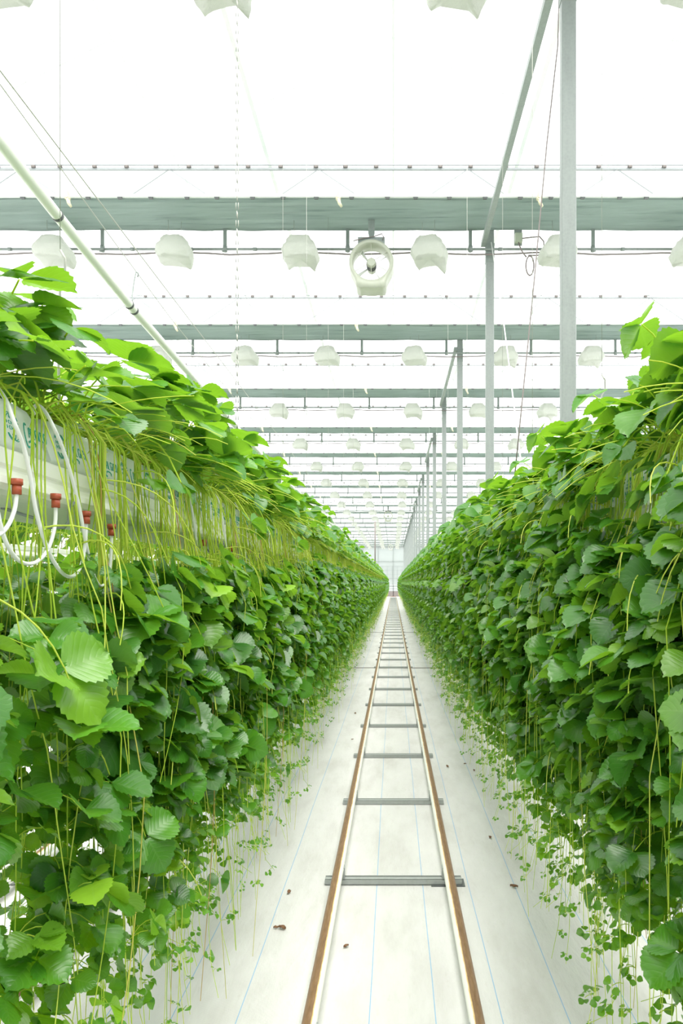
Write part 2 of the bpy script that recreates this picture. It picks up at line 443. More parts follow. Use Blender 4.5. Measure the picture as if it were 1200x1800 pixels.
# folded shade screens, their clips and pulleys
def make_screen():
    s = empty('folded_shade_screen', (0, 0, 0))
    L = 7.8; z = CZ + 4.5; b = MB()
    ny = 22; xs = np.linspace(-L, L, 53); vs = []
    rr = np.random.default_rng(5)
    prof = []
    for j in range(ny + 1):
        y = -0.70 + 0.70 * j / ny
        prof.append((y, (0.016 if j % 2 else -0.012)))
    for xi, x in enumerate(xs):
        for j, (y, dz) in enumerate(prof):
            vs.append((x, y + rr.normal(0, 0.004), z + dz + rr.normal(0, 0.004)))
        for j in range(ny, -1, -1):
            vs.append((x, prof[j][0], z + 0.05 + rr.normal(0, 0.003)))
    m = 2 * (ny + 1)
    fs = [(i * m + k, (i + 1) * m + k, (i + 1) * m + (k + 1) % m, i * m + (k + 1) % m) for i in range(len(xs) - 1) for k in range(m)]
    fs = [tuple(reversed(f)) for f in fs]
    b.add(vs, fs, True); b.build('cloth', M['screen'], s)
    b = MB(); b.box(-L, L, -0.735, -0.70, z + 0.005, z + 0.035); b.build('edge_profile', M['white_metal'], s)
    c = MB(); c.box(-0.022, 0.022, -0.738, -0.715, z - 0.02, z + 0.004); c.tube([(-0.028, -0.735, z - 0.004), (0.028, -0.735, z - 0.004)], 0.007, 6)
    c0 = c.build('clip', M['dark'], s); x = -5.1; k = 0
    while x < 4.6:
        o = c0 if k == 0 else copy_tree(c0, s)
        o.location = (x + random.uniform(-0.04, 0.04), 0, 0); x += 0.385; k += 1
    # thin guide wire with small clips above the screen
    b = MB(); b.tube([(-L, -0.02, CZ + 5.31), (L, -0.02, CZ + 5.31)], 0.008, 6); b.build('guide_wire', M['pale_metal'], s)
    c = MB(); c.box(-0.02, 0.02, -0.04, 0.0, CZ + 5.275, CZ + 5.30); c.tube([(-0.03, -0.02, CZ + 5.29), (0.03, -0.02, CZ + 5.29)], 0.009, 6)
    c1 = c.build('wire_clip', M['cable'], s); x = -5.0; k = 0
    while x < 4.8:
        o = c1 if k == 0 else copy_tree(c1, s)
        o.location = (x + random.uniform(-0.05, 0.05), 0, 0); x += 0.40; k += 1
    return s
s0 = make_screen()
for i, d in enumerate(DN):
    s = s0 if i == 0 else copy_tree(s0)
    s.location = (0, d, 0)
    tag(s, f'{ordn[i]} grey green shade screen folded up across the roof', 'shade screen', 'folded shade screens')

pu0 = empty('screen_pulley')
b = MB(); b.ring([(0.012, -0.018), (0.03, -0.018), (0.024, 0), (0.03, 0.018), (0.012, 0.018)], n=20); b.build('wheel', M['pulley'], pu0)
b = MB(); b.box(-0.012, 0.012, -0.024, 0.024, -0.005, 0.075); b.tube([(0, 0, 0.0), (0.015, 0, -0.06), (0.04, 0, -0.10)], [0.022, 0.02, 0.014], 10); b.build('bracket', M['pulley'], pu0)
first = True
for i, d in enumerate(DN[1:9]):
    for j, x in enumerate((-3.78, -0.64, 1.69)):
        o = pu0 if first else copy_tree(pu0); first = False
        o.location = (x, d - 0.765, CZ + 4.47)
        side = ('left', 'middle', 'right')[j]
        tag(o, f'small cream pulley on the {ordn[i+1]} shade screen edge, {side} one of three', 'pulley', 'screen pulleys')

# pipes hung below each screen, with hangers, and the cable beside them
def make_hung_pipe():
    t = empty('hung_pipe')
    b = MB(); b.tube([(-7.8, 0, CZ + 4.25), (7.8, 0, CZ + 4.25)], 0.016, 10); b.build('pipe', M['galv'], t)
    h = MB(); h.box(-0.022, 0.022, -0.012, 0.012, CZ + 4.27, CZ + 4.56)
    h.tube([(0, 0, CZ + 4.22), (0, 0, CZ + 4.29)], 0.03, 8); h.tube([(-0.03, -0.02, CZ + 4.215), (0.03, -0.02, CZ + 4.215)], 0.008, 6)
    h0 = h.build('hanger', M['galv'], t); first = True
    for k in range(-4, 5):
        o = h0 if first else copy_tree(h0, t); first = False
        o.location = (-0.58 + 1.56 * k, 0, 0)
    b = MB()
    for k in range(-4, 4):
        for dx in (0.55, -0.2):
            b.tube([(k * 1.56 + dx - 0.025, 0, CZ + 4.25), (k * 1.56 + dx + 0.025, 0, CZ + 4.25)], 0.022, 8)
    b.build('coupling', M['galv'], t)
    return t
hp0 = make_hung_pipe()
for i, d in enumerate(DN):
    o = hp0 if i == 0 else copy_tree(hp0)
    o.location = (0, d + 0.0, 0)
    tag(o, f'thin grey pipe hung below the {ordn[i]} folded shade screen', 'pipe', 'pipes under the shade screens')
def make_cable(seed, thick):
    rr = random.Random(seed); b = MB(); pts = []
    for k in range(61):
        x = -7.8 + 15.6 * k / 60
        pts.append((x, -0.03 + rr.uniform(-0.004, 0.004), CZ + 4.20 - 0.03 * abs(math.sin((x + 1.2) * math.pi / 1.56)) + rr.uniform(-0.005, 0.005)))
    b.tube(pts, thick, 6); return b
cb = [make_cable(1, 0.018), make_cable(2, 0.010)]
for i, d in enumerate(DN):
    if i < 2: o = cb[i].build('power_cable', M['cable'])
    else: o = o2.copy(); COL.objects.link(o)
    if i == 1: o2 = o
    o.location = (0, d, 0)
    tag(o, f'dark cable slung along the pipe under the {ordn[i]} shade screen', 'cable', 'cables under the shade screens')

# ------------------------------------------------------------------ bag-wrapped lamps
def lamp_cover(seed):
    rr = random.Random(seed); b = MB(); n = 28; rows = 15; vs = []
    tail = [rr.uniform(0.0, 0.06) for _ in range(4)]; tail[rr.randrange(4)] += rr.uniform(0.02, 0.10)
    sk = rr.uniform(-0.03, 0.03); ph = rr.uniform(0, 6)
    for j in range(rows):
        t = j / (rows - 1)
        hw = 0.118 + 0.105 * min(1, t / 0.62) - (0.012 * max(0, t - 0.75) / 0.25)
        hd = 0.11 + 0.07 * min(1, t / 0.5)
        for k in range(n):
            w = 2 * math.pi * k / n
            cx = math.copysign(abs(math.cos(w)) ** 0.42, math.cos(w)); cyy = math.copysign(abs(math.sin(w)) ** 0.42, math.sin(w))
            q = int((w / (math.pi / 2))) % 4
            cor = abs(math.sin(2 * w)) ** 3
            z = -0.27 * t - (tail[q] * cor * max(0, (t - 0.55) / 0.45) ** 1.5)
            wr = 0.006 * math.sin(5 * w + ph + 9 * t) + 0.006 * math.sin(9 * w - 7 * t + ph) + rr.uniform(-0.005, 0.005)
            s_ = 1 - 0.10 * max(0, t - 0.8) / 0.2
            vs.append((cx * (hw + wr) * s_ + sk * t, cyy * (hd + wr) * s_, z + rr.uniform(-0.004, 0.004)))
    vs.append((0, 0, 0.012)); top = len(vs) - 1
    vs.append((sk, 0, -0.25)); bot = len(vs) - 1
    fs = [(j * n + k, (j + 1) * n + k, (j + 1) * n + (k + 1) % n, j * n + (k + 1) % n) for j in range(rows - 1) for k in range(n)]
    fs += [(top, k, (k + 1) % n) for k in range(n)]
    fs += [(bot, (rows - 1) * n + (k + 1) % n, (rows - 1) * n + k) for k in range(n)]
    b.add(vs, fs, True); return b
protos = []
for sd in range(6):
    t = empty('bagged_lamp')
    lamp_cover(sd + 3).build('plastic_cover', M['cover'], t)
    for sx in (-1, 1):
        b = MB(); b.tube([(sx * 0.075, 0, -0.01), (sx * 0.078, 0, 0.23)], 0.0025, 5); b.build('hanging_wire', M['wire'], t)
    protos.append(t)
LX = [(-4.23, 'first'), (-2.71, 'second'), (-1.2, 'third'), (0.42, 'fourth'), (2.03, 'fifth'), (3.63, 'sixth')]
used = set()
for i, d in enumerate(DN):
    for j, (x, nm) in enumerate(LX):
        k = (i * 5 + j * 7 + (i * j) % 3) % 6
        if k not in used: o = protos[k]; used.add(k)
        else: o = copy_tree(protos[k])
        o.location = (x + random.uniform(-0.05, 0.05), d - 0.21, CZ + 4.275 + (-0.03 if i == 0 else 0))
        o.rotation_euler = (0, 0, random.uniform(-0.25, 0.25))
        tag(o, f'lamp wrapped in white plastic, {nm} from left in the {ordn[i]} lamp line', 'lamp', 'bag-wrapped lamps')

# ------------------------------------------------------------------ circulation fans
def make_fan():
    t = empty('circulation_fan')
    # housing: a cowl with a wide foot
    b = MB(); n = 48; outer = []
    for k in range(n):
        w = 2 * math.pi * k / n - math.pi / 2
        x, z = math.cos(w) * 0.272, math.sin(w) * 0.272
        if z < -0.12:
            f = min(1, (-0.12 - z) / 0.10)
            x = x * (1 - f) + math.copysign(min(abs(x) * 1.25, 0.185) if abs(x) > 0.02 else abs(x), x if x else 1) * f
            z = z - 0.075 * f * (1 if abs(x) > 0.13 else 0.75)
        outer.append((x, z))
    inner = [(math.cos(2 * math.pi * k / n - math.pi / 2) * 0.228, math.sin(2 * math.pi * k / n - math.pi / 2) * 0.228) for k in range(n)]
    vs = []
    for y, so, si in ((-0.11, 0.97, 1.0), (-0.13, 0.93, 1.03), (0.13, 0.93, 1.03)):
        pass
    loops = [([(x * 0.98, -0.12, z * 0.98) for x, z in outer]), ([(x * 1.0, -0.10, z) for x, z in outer]), ([(x, 0.12, z) for x, z in outer]),
             ([(x * 1.03, 0.12, z * 1.03) for x, z in inner]), ([(x * 0.97, 0.0, z * 0.97) for x, z in inner]), ([(x, -0.12, z) for x, z in inner])]
    for L_ in loops: vs += L_
    fs = [(a * n + k, a * n + (k + 1) % n, ((a + 1) % 6) * n + (k + 1) % n, ((a + 1) % 6) * n + k) for a in range(6) for k in range(n)]
    b.add(vs, fs, True); b.build('housing', M['fan'], t)
    b = MB(); b.tube([(0, -0.10, 0), (0, -0.09, 0), (0, 0.12, 0)], [0.045, 0.055, 0.055], 24); hub = b.build('motor', M['fan'], t)
    for k in range(5):
        b = MB(); b.ring([(0.057, -0.05 + k * 0.02), (0.061, -0.05 + k * 0.02), (0.061, -0.044 + k * 0.02), (0.057, -0.044 + k * 0.02)], n=24); b.build('cooling_fin', M['dark'], hub)
    b0 = None
    for k in range(6):
        w = 2 * math.pi * k / 6 + math.pi / 6
        b = MB(); b.tube([(math.cos(w) * 0.05, -0.10, math.sin(w) * 0.05), (math.cos(w) * 0.225, -0.10, math.sin(w) * 0.225)], 0.004, 6)
        b.build('strut', M['fan'], t)
    for k in range(4):
        w = 2 * math.pi * k / 4 + 0.6; b = MB(); vs = []; ca, sa = math.cos(w), math.sin(w)
        for i in range(6):
            r = 0.05 + 0.165 * i / 5; h = 0.014 + 0.010 * i / 5; tw = 1.15 - 0.25 * i / 5
            for s_ in (-1, 1):
                tx = s_ * h * math.cos(tw); ty = s_ * h * math.sin(tw)
                for th in (-0.0015, 0.0015):
                    vs.append((ca * r - sa * tx, 0.03 + ty + th, sa * r + ca * tx))
        fs = []
        for i in range(5):
            a = i * 4
            fs += [(a, a + 4, a + 6, a + 2), (a + 1, a + 3, a + 7, a + 5), (a, a + 1, a + 5, a + 4), (a + 2, a + 6, a + 7, a + 3)]
        fs += [(0, 2, 3, 1), (20, 21, 23, 22)]
        b.add(vs, fs, True); b.build('blade', M['white_metal'], t)
    b = MB(); b.box(-0.165, 0.165, -0.06, 0.06, 0.285, 0.325); b.box(-0.165, 0.165, -0.06, -0.054, 0.235, 0.285); b.build('mounting_plate', M['galv'], t)
    b = MB(); b.box(-0.04, 0.04, -0.015, 0.015, 0.40, 0.60); b.add([(-0.04, -0.015, 0.40), (0.04, -0.015, 0.40), (0.04, 0.015, 0.40), (-0.04, 0.015, 0.40), (-0.018, -0.015, 0.32), (0.018, -0.015, 0.32), (0.018, 0.015, 0.32), (-0.018, 0.015, 0.32)],
        [(4, 5, 1, 0), (5, 6, 2, 1), (6, 7, 3, 2), (7, 4, 0, 3)]); b.build('hanger', M['galv'], t)
    b = MB(); b.tube([(-0.22, -0.07, 0.27), (-0.1, -0.075, 0.30), (0.04, -0.075, 0.325), (0.13, -0.07, 0.36), (0.15, -0.07, 0.32), (0.14, -0.07, 0.28)], 0.006, 6); b.build('cable', M['cable'], t)
    return t
f0 = make_fan()
for i, (d, lab) in enumerate(((8.45, 'cream round circulation fan with wide foot hung under the nearest full pipe line'), (40.05, 'small far circulation fan hung above the aisle halfway down'), (74.6, 'tiny circulation fan hung before the end wall'))):
    o = f0 if i == 0 else copy_tree(f0); o.location = (-0.27 if i == 0 else -0.3, d, CZ + 3.93); tag(o, lab, 'fan', 'circulation fans')

# control box with looped cable
t = empty('control_box', (0, 0, 0), 0, 'small grey box bolted under the shade screen between the two nearest posts', 'electrical box')
q = at(911, 418, 8.6)
b = MB(); b.box(q.x - 0.045, q.x + 0.045, q.y - 0.03, q.y + 0.03, q.z - 0.06, q.z + 0.05); b.build('enclosure', M['box'], t)
b = MB(); b.box(q.x - 0.05, q.x + 0.05, q.y + 0.03, q.y + 0.036, q.z - 0.085, q.z + 0.12); b.build('back_plate', M['galv'], t)
b = MB(); b.tube([at(x, y, 8.55) for x, y in ((918, 419), (935, 417), (948, 416), (955, 424), (956, 435), (951, 446), (944, 449), (928, 449))], 0.008, 6); b.build('cable', M['cable'], t)
b = MB(); b.tube([at(x, y, 8.55) for x, y in ((911, 426), (915, 438), (920, 446), (925, 452))], 0.009, 6); b.build('plug_cable', M['cable'], t)
b = MB(); b.tube([at(931 + 7 * math.cos(w), 467 + 17 * math.sin(w), 8.52) for w in np.linspace(0, 2 * math.pi, 25)], 0.009, 6, cap=False)
tag(b.build('cable_coil', M['cable']), 'dark coil of spare cable hanging below the grey control box', 'cable coil')

# ------------------------------------------------------------------ lines strung above the rows
b = MB()
hp = [(-1.0, 1.80), (2.3, 1.72), (2.64, 1.705), (3.09, 1.664), (4.0, 1.60), (6.2, 1.52), (8.64, 1.45), (10.4, 1.44), (20, 1.43), (40, 1.42), (73, 1.42)]
t = empty('white_heating_pipe', (-1.52, 0, 0), 0, 'long white pipe slanting over the left strawberry row', 'pipe')
b.tube([(0, d, CZ + z) for d, z in hp], 0.0255, 14); b.build('pipe', M['white_pipe'], t)
for d, z in ((3.09, 1.664), (4.0, 1.60), (3.93, 1.605), (6.2, 1.52)):
    b = MB(); b.tube([(0, d - 0.008, CZ + z + 0.001), (0, d + 0.008, CZ + z - 0.001)], 0.0275, 14); b.build('joint_ring', M['dark'], t)
b = MB(); b.tube([(-1.6, 2.2, CZ + 2.09), (-1.6, 5, CZ + 2.07), (-1.6, 10, CZ + 2.05), (-1.6, 73, CZ + 2.03)], 0.0035, 6)
tag(b.build('support_wire', M['wire']), 'upper of two thin wires slanting above the left white pipe', 'wire')
b = MB(); b.tube([(-1.6, 2.2, CZ + 2.04), (-1.6, 2.78, CZ + 2.03), (-1.6, 3.77, CZ + 1.965), (-1.6, 4.9, CZ + 1.905), (-1.6, 6.9, CZ + 1.86), (-1.6, 12, CZ + 1.85), (-1.6, 73, CZ + 1.85)], 0.0028, 6)
tag(b.build('support_wire', M['wire']), 'lower of two thin wires slanting above the left white pipe', 'wire')
b = MB(); b.tube([at(239, 478, 4.2), at(236, 492, 4.2), at(232, 520, 4.15), at(234, 546, 4.1)], 0.004, 6); b.tube([at(239, 478, 4.2), at(243, 480, 4.2), at(242, 487, 4.2)], 0.004, 6)
tag(b.build('wire_hook', M['galv']), 'thin metal hook hanging between lower wire and left white pipe', 'hook')

# suspension wires of the gutters
def susp(X, Y, label, chain=False, ztop=CZ + 4.5, zh=None):
    t = empty('gutter_suspension', (X, Y, CZ + 0.25), 0, label, 'suspension wire', 'gutter suspension wires')
    H = ztop - (CZ + 0.25)
    if chain:
        b = MB(); n = int(H / 0.045); vs = []
        for k in range(n):
            z = k * 0.045
            a = (0.006, 0) if k % 2 else (0, 0.006)
            b.tube([(a[0], a[1], z), (a[0], a[1], z + 0.035)], 0.0022, 4); b.tube([(-a[0], -a[1], z), (-a[0], -a[1], z + 0.035)], 0.0022, 4)
        b.build('chain', M['wire'], t)
    else:
        b = MB(); b.tube([(0, 0, 0.55), (0, 0, H)], 0.0009 if Y < 3 else 0.0017, 5); b.build('wire', M['wire'], t)
        b = MB(); b.tube([(0, 0, 0.55), (0.012, 0, 0.53), (0.012, 0, 0.49), (0, 0, 0.47), (-0.004, 0, 0.30), (0, 0, 0.0)], 0.0032, 6); b.build('hook', M['wire'], t)
    return t
susp(-0.8, 3.5, 'thin chain hanging down to the left row nearest the aisle mouth', True)
for k, Y in enumerate((1.64, 4.95, 6.3, 8.4, 11.0, 13.6, 16.2)):
    susp(-0.8, Y, f'{ordn[k]} thin wire with hook holding up the left row')
for k, Y in enumerate((2.62, 3.93, 5.0, 7.4, 10.0, 12.6, 15.2)):
    susp(0.8, Y, f'{ordn[k]} thin wire with hook holding up the right row')
b = MB(); b.tube([(-0.8, 30, CZ + 0.3), (-0.8, 30, CZ + 2.7)], 0.028, 8)
tag(b.build('hanging_rod', M['cable']), 'dark vertical rod rising from the far part of the left row', 'rod')
b = MB(); b.tube([at(983, -40, 5.0), at(980, 80, 5.0), at(961, 250, 4.9), at(937, 510, 4.75), at(918, 700, 4.6), at(905, 830, 4.5)], 0.005, 6)
tag(b.build('slanting_cable', M['cable']), 'dark cable slanting down from beside the nearest post to the right row', 'cable')
b = MB(); b.tube([at(863, 426, 8.6), at(870, 470, 8.2), at(884, 560, 7.2), at(893, 630, 6.4), at(905, 730, 5.2), at(915, 812, 4.4)], 0.006, 6)
tag(b.build('white_string', M['white_wire']), 'pale cord slanting from the second post down to the right row', 'cord')
cw = (('top corner of the roof', at(118, 0, 5), at(108, 520, 5)), ('roof beside the first left lamps', at(497, -20, 6), at(497, 745, 6)))

# ------------------------------------------------------------------ gutters and grow bags
ZBAG = CZ + 0.335
def gutter(X, y0, y1, label):
    t = empty('growing_gutter', (X, 0, CZ), 0, label, 'gutter', 'hanging growing gutters')
    half = [(0.0, 0.150), (0.11, 0.150), (0.128, 0.152), (0.143, 0.158), (0.150, 0.168), (0.149, 0.180), (0.140, 0.188), (0.134, 0.196), (0.134, 0.200), (0.140, 0.204), (0.141, 0.228), (0.136, 0.232), (0.0, 0.230)]
    pts = half + [(-x, z) for x, z in reversed(half[1:-1])]
    n = len(pts); ns = 80; b = MB(); vs = []
    for i in range(ns + 1):
        y = y0 + (y1 - y0) * i / ns
        vs += [(x, y, z) for x, z in pts]
    b.add(vs, [(i * n + k, i * n + (k + 1) % n, (i + 1) * n + (k + 1) % n, (i + 1) * n + k) for i in range(ns) for k in range(n)], False)
    b.add([(x, y0, z) for x, z in pts], [tuple(range(n - 1, -1, -1))]); b.add([(x, y1, z) for x, z in pts], [tuple(range(n))])
    b.build('channel', M['gutter'], t)
    return t
gl = gutter(-0.8, 0.3, 73, 'white hanging gutter under the bags of the left row')
gr = gutter(0.8, 0.3, 73, 'white hanging gutter under the bags of the right row')
gutter(-2.4, 0.3, 40, 'white hanging gutter of the row beyond the left one')
gutter(2.4, 0.3, 40, 'white hanging gutter of the row beyond the right one')
for gg, s in ((gl, 1), (gr, -1)):
    first = None
    for k in range(14):
        y = 1.36 + 1.25 * k
        if first is None:
            b = MB(); b.tube([(s * 0.02, 0, 0.15), (s * 0.09, 0, 0.128), (s * 0.10, 0.02, 0.112), (s * 0.135, 0.02, 0.112), (s * 0.145, 0.02, 0.125), (s * 0.145, 0.02, 0.148), (s * 0.155, 0.02, 0.165)], 0.0035, 6)
            first = b.build('wire_bracket', M['galv'], gg); first.location = (0, y, 0)
        else:
            c = copy_tree(first, gg); c.location = (0, y, 0)

def bag_mesh():
    half = [(0.0, 0.0), (0.10, 0.0), (0.128, 0.004), (0.134, 0.014), (0.128, 0.045), (0.121, 0.078), (0.112, 0.092), (0.090, 0.102), (0.05, 0.105), (0.0, 0.106)]
    pts = half + [(-x, z) for x, z in reversed(half[1:-1])]
    n = len(pts); ns = 26; vs = []
    for i in range(ns + 1):
        t = i / ns; y = -0.49 + 0.98 * t
        e = min(1, min(t, 1 - t) * 22) ; k = 0.55 + 0.45 * math.sqrt(e)
        for x, z in pts: vs.append((x * (0.92 + 0.08 * k), y, z * k))
    b = MB(); b.add(vs, [(i * n + k, i * n + (k + 1) % n, (i + 1) * n + (k + 1) % n, (i + 1) * n + k) for i in range(ns) for k in range(n)], True)
    b.add([v for v in vs[:n]], [tuple(range(n - 1, -1, -1))]); b.add([v for v in vs[-n:]], [tuple(range(n))]); return b

def on_bag(s, t):   # s along the bag (reads left to right from the aisle), t height above bag base -> surface point
    x = 0.134 - (t - 0.014) * 0.207 if t > 0.014 else 0.134
    return Vector((x + 0.0012, s, t))
def ribbon(b, pts, w):
    "a flat inked stroke on the bag side; pts in (s, t)"
    pts = [Vector((p[0], p[1])) for p in pts]; vs = []
    for i, p in enumerate(pts):
        d = (pts[min(i + 1, len(pts) - 1)] - pts[max(i - 1, 0)]).normalized(); nn = Vector((-d.y, d.x)) * w / 2
        for q in (p + nn, p - nn):
            v = on_bag(q.x, q.y); vs += [v, v - Vector((0.001, 0, 0))]
    fs = []
    for i in range(len(pts) - 1):
        a = i * 4
        fs += [(a, a + 2, a + 6, a + 4), (a, a + 4, a + 5, a + 1), (a + 2, a + 3, a + 7, a + 6)]
    b.add(vs, fs)
def arc(cx, cy_, rx, ry, a0, a1, n=12): return [(cx + rx * math.cos(R(a0 + (a1 - a0) * i / n)), cy_ + ry * math.sin(R(a0 + (a1 - a0) * i / n))) for i in range(n + 1)]
GL = {'C': [arc(0.55, 0.45, 0.5, 0.62, 60, 300, 14)], 'A': [[(0.05, 0), (0.25, 0.9), (0.5, 1.0), (0.75, 0.9), (0.85, 0)], [(0.15, 0.45), (0.8, 0.45)]],
      'L': [[(0.1, 1), (0.1, 0), (0.75, 0.02)]], 'G': [arc(0.5, 0.5, 0.45, 0.5, 50, 330, 12) + [(0.9, 0.45), (0.55, 0.45)]],
      'I': [[(0.2, 0), (0.2, 1)]], 'R': [[(0.1, 0), (0.1, 1), (0.6, 0.95), (0.65, 0.6), (0.1, 0.48), (0.75, 0)]], 'O': [arc(0.45, 0.5, 0.4, 0.5, 0, 360, 14)]}
def text_mb():
    b = MB(); s = 0.0
    for i, ch in enumerate('CALGIRO'):
        big = ch == 'C' ; h = 0.036 if big else 0.019; w = 0.013 if big else (0.010 if ch != 'I' else 0.005)
        t0 = 0.022 if big else 0.036
        for st in GL[ch]: ribbon(b, [(s + x * w, t0 + y * h) for x, y in st], 0.0028 if big else 0.0022)
        s += w + 0.002
    ribbon(b, [(0.010, 0.026), (0.018, 0.030), (0.030, 0.029), (0.036, 0.026), (0.033, 0.021)], 0.0032)
    return b
def logo_mb():
    b = MB(); c = 0.025; z = 0.044
    for dx in (-0.007, 0.007): ribbon(b, arc(c + dx, z + 0.008, 0.013, 0.017, 20, 160), 0.0012); ribbon(b, arc(c + dx, z - 0.008, 0.013, 0.017, 200, 340), 0.0012)
    ribbon(b, arc(c, z, 0.021, 0.024, 35, 145), 0.0012); ribbon(b, arc(c, z, 0.021, 0.024, 215, 325), 0.0012)
    ribbon(b, arc(c, z + 0.004, 0.009, 0.022, 30, 150), 0.0010)
    for row in (0.0035, -0.0060):
        for k in range(6):
            x = c - 0.0175 + k * 0.0070
            ribbon(b, [(x, z + row), (x, z + row + 0.006)], 0.0012)
            if k % 2: ribbon(b, [(x, z + row + 0.006), (x + 0.0035, z + row + 0.006)], 0.001); ribbon(b, [(x, z + row), (x + 0.0035, z + row)], 0.001)
            else: ribbon(b, [(x, z + row + 0.003), (x + 0.003, z + row + 0.003)], 0.001)
    return b
bag_me = bag_mesh().build('film', M['bag']); text_o = text_mb().build('lettering', M['teal']); logo_o = logo_mb().build('emblem', M['teal'])
bm_, tm_, lm_ = bag_me.data, text_o.data, logo_o.data
for o in (bag_me, text_o, logo_o): bpy.data.objects.remove(o)
NTH = ['nearest', 'second', 'third', 'fourth', 'fifth', 'sixth', 'seventh', 'eighth']
for side, sx in (('left', -1), ('right', 1)):
    for k in range(72):
        y = 0.83 + k
        lab = (f'{NTH[k]} white printed grow bag on the {side} gutter' if k < 8 else f'white grow bag mostly hidden by foliage farther down the {side} gutter')
        t = empty('grow_bag', (sx * 0.8, y, CZ + 0.232), 0 if sx < 0 else math.pi, lab, 'grow bag', f'grow bags on the {side} gutter')
        mkobj('film', bm_, t)
        if k < 12:
            for q in range(6):
                s_ = -0.475 + q * 0.165
                o = mkobj('emblem', lm_, t); o.location = (0, s_, 0)
                o = mkobj('lettering', tm_, t); o.location = (0, s_ + 0.062, 0)

# drip tubes on the left gutter
def smooth(pts, n=6):
    P = [Vector(p) for p in pts]; out = []
    for i in range(len(P) - 1):
        a = P[max(i - 1, 0)]; b_ = P[i]; c = P[i + 1]; d = P[min(i + 2, len(P) - 1)]
        for k in range(n):
            t = k / n
            out.append(0.5 * ((2 * b_) + (c - a) * t + (2 * a - 5 * b_ + 4 * c - d) * t * t + (3 * b_ - a - 3 * c + d) * t ** 3))
    out.append(P[-1]); return out
def z6(x, y, X=-0.628): return atX(x / 4, 680 + y / 4, X)
drips = [
    ([(-40, -20, -.68), (40, 90, -.65), (100, 250), (165, 420), (215, 640), (255, 880), (330, 1130), (420, 1290), (500, 1335), (565, 1270), (598, 1120), (606, 950)], 'white drip tube looping down the bags at the left edge'),
    ([(238, 190, -.70), (238, 150, -.69), (262, 130, -.68), (310, 165, -.66), (370, 270), (440, 430), (500, 620), (560, 860), (600, 1080), (645, 1280), (700, 1400), (760, 1350), (780, 1180), (784, 1035)], 'white drip tube arching out of the bag top and over the printed side'),
    ([(-60, 600), (-30, 800), (0, 960), (50, 1110), (120, 1210), (200, 1245), (280, 1215), (345, 1125), (385, 980), (392, 835)], 'white drip tube forming the lower left loop under the gutter'),
    ([(-80, 980), (-30, 1040), (20, 1020), (70, 950), (105, 850), (118, 740)], 'white drip tube curling below the leftmost red connector'),
]
for pts, lab in drips:
    w = [z6(*p) for p in pts]
    t = empty('drip_tube', w[-1], 0, lab, 'drip tube', 'drip tubes of the left row')
    b = MB(); b.tube([p - w[-1] for p in smooth(w)], 0.0036, 8); b.build('tube', M['tube'], t)
    b = MB(); b.tube([(0, 0, -0.004), (0, 0, 0.012)], 0.0075, 12); b.tube([(0, 0, 0.012), (0, 0, 0.022)], 0.0095, 12); b.build('connector', M['red'], t)
    b = MB()
for k, (y, lab) in enumerate(((2.33, 'third'), (2.72, 'fourth'), (3.05, 'fifth'))):
    t = empty('drip_tube', (-0.645, y, CZ + 0.13), 0, f'short white drip tube hanging among runners, {lab} farther along the left gutter', 'drip tube', 'drip tubes of the left row')
    b = MB(); b.tube(smooth([(0, 0, 0), (0.004, 0.0, -0.08), (0.01, -0.03, -0.16), (0.01, -0.08, -0.13), (0.012, -0.13, 0.0), (0.0, -0.17, 0.15), (-0.02, -0.18, 0.21)]), 0.0036, 8); b.build('tube', M['tube'], t)
    b = MB(); b.tube([(0, 0, -0.004), (0, 0, 0.018)], 0.0085, 12); b.build('connector', M['red'], t)

# ------------------------------------------------------------------ barrier before the end wall
t = empty('metal_barrier', (0, 76, 0), 0, 'low grey metal barrier across the far end of the aisle', 'barrier')
b = MB(); b.box(-1.4, 1.4, -0.03, 0.03, 0.02, 0.62); b.build('solid_panel', M['cable'], t)
for z in (0.75, 1.02, 1.3):
    b = MB(); b.bar((-1.4, 0, z), (1.4, 0, z), 0.05); b.build('top_rail' if z > 1.2 else 'rail', M['white_metal'], t)
for x in (-1.35, -0.7, 0.0, 0.7, 1.35):
    b = MB(); b.bar((x, 0, 0), (x, 0, 1.32), 0.06); b.build('upright', M['dark'], t)

# thin cords standing for seams across the floor cloth
for Y, lab in ((12.2, 'thin dark cord standing for a floor cloth seam, nearer one'), (21.0, 'thin dark cord standing for a floor cloth seam, farther one')):
    b = MB(); b.tube([(-0.95, Y, 0.006), (-0.3, Y + 0.01, 0.006), (0.4, Y - 0.01, 0.006), (0.95, Y, 0.006)], 0.006, 6)
    tag(b.build('floor_seam_cord', M['cable']), lab, 'cord')

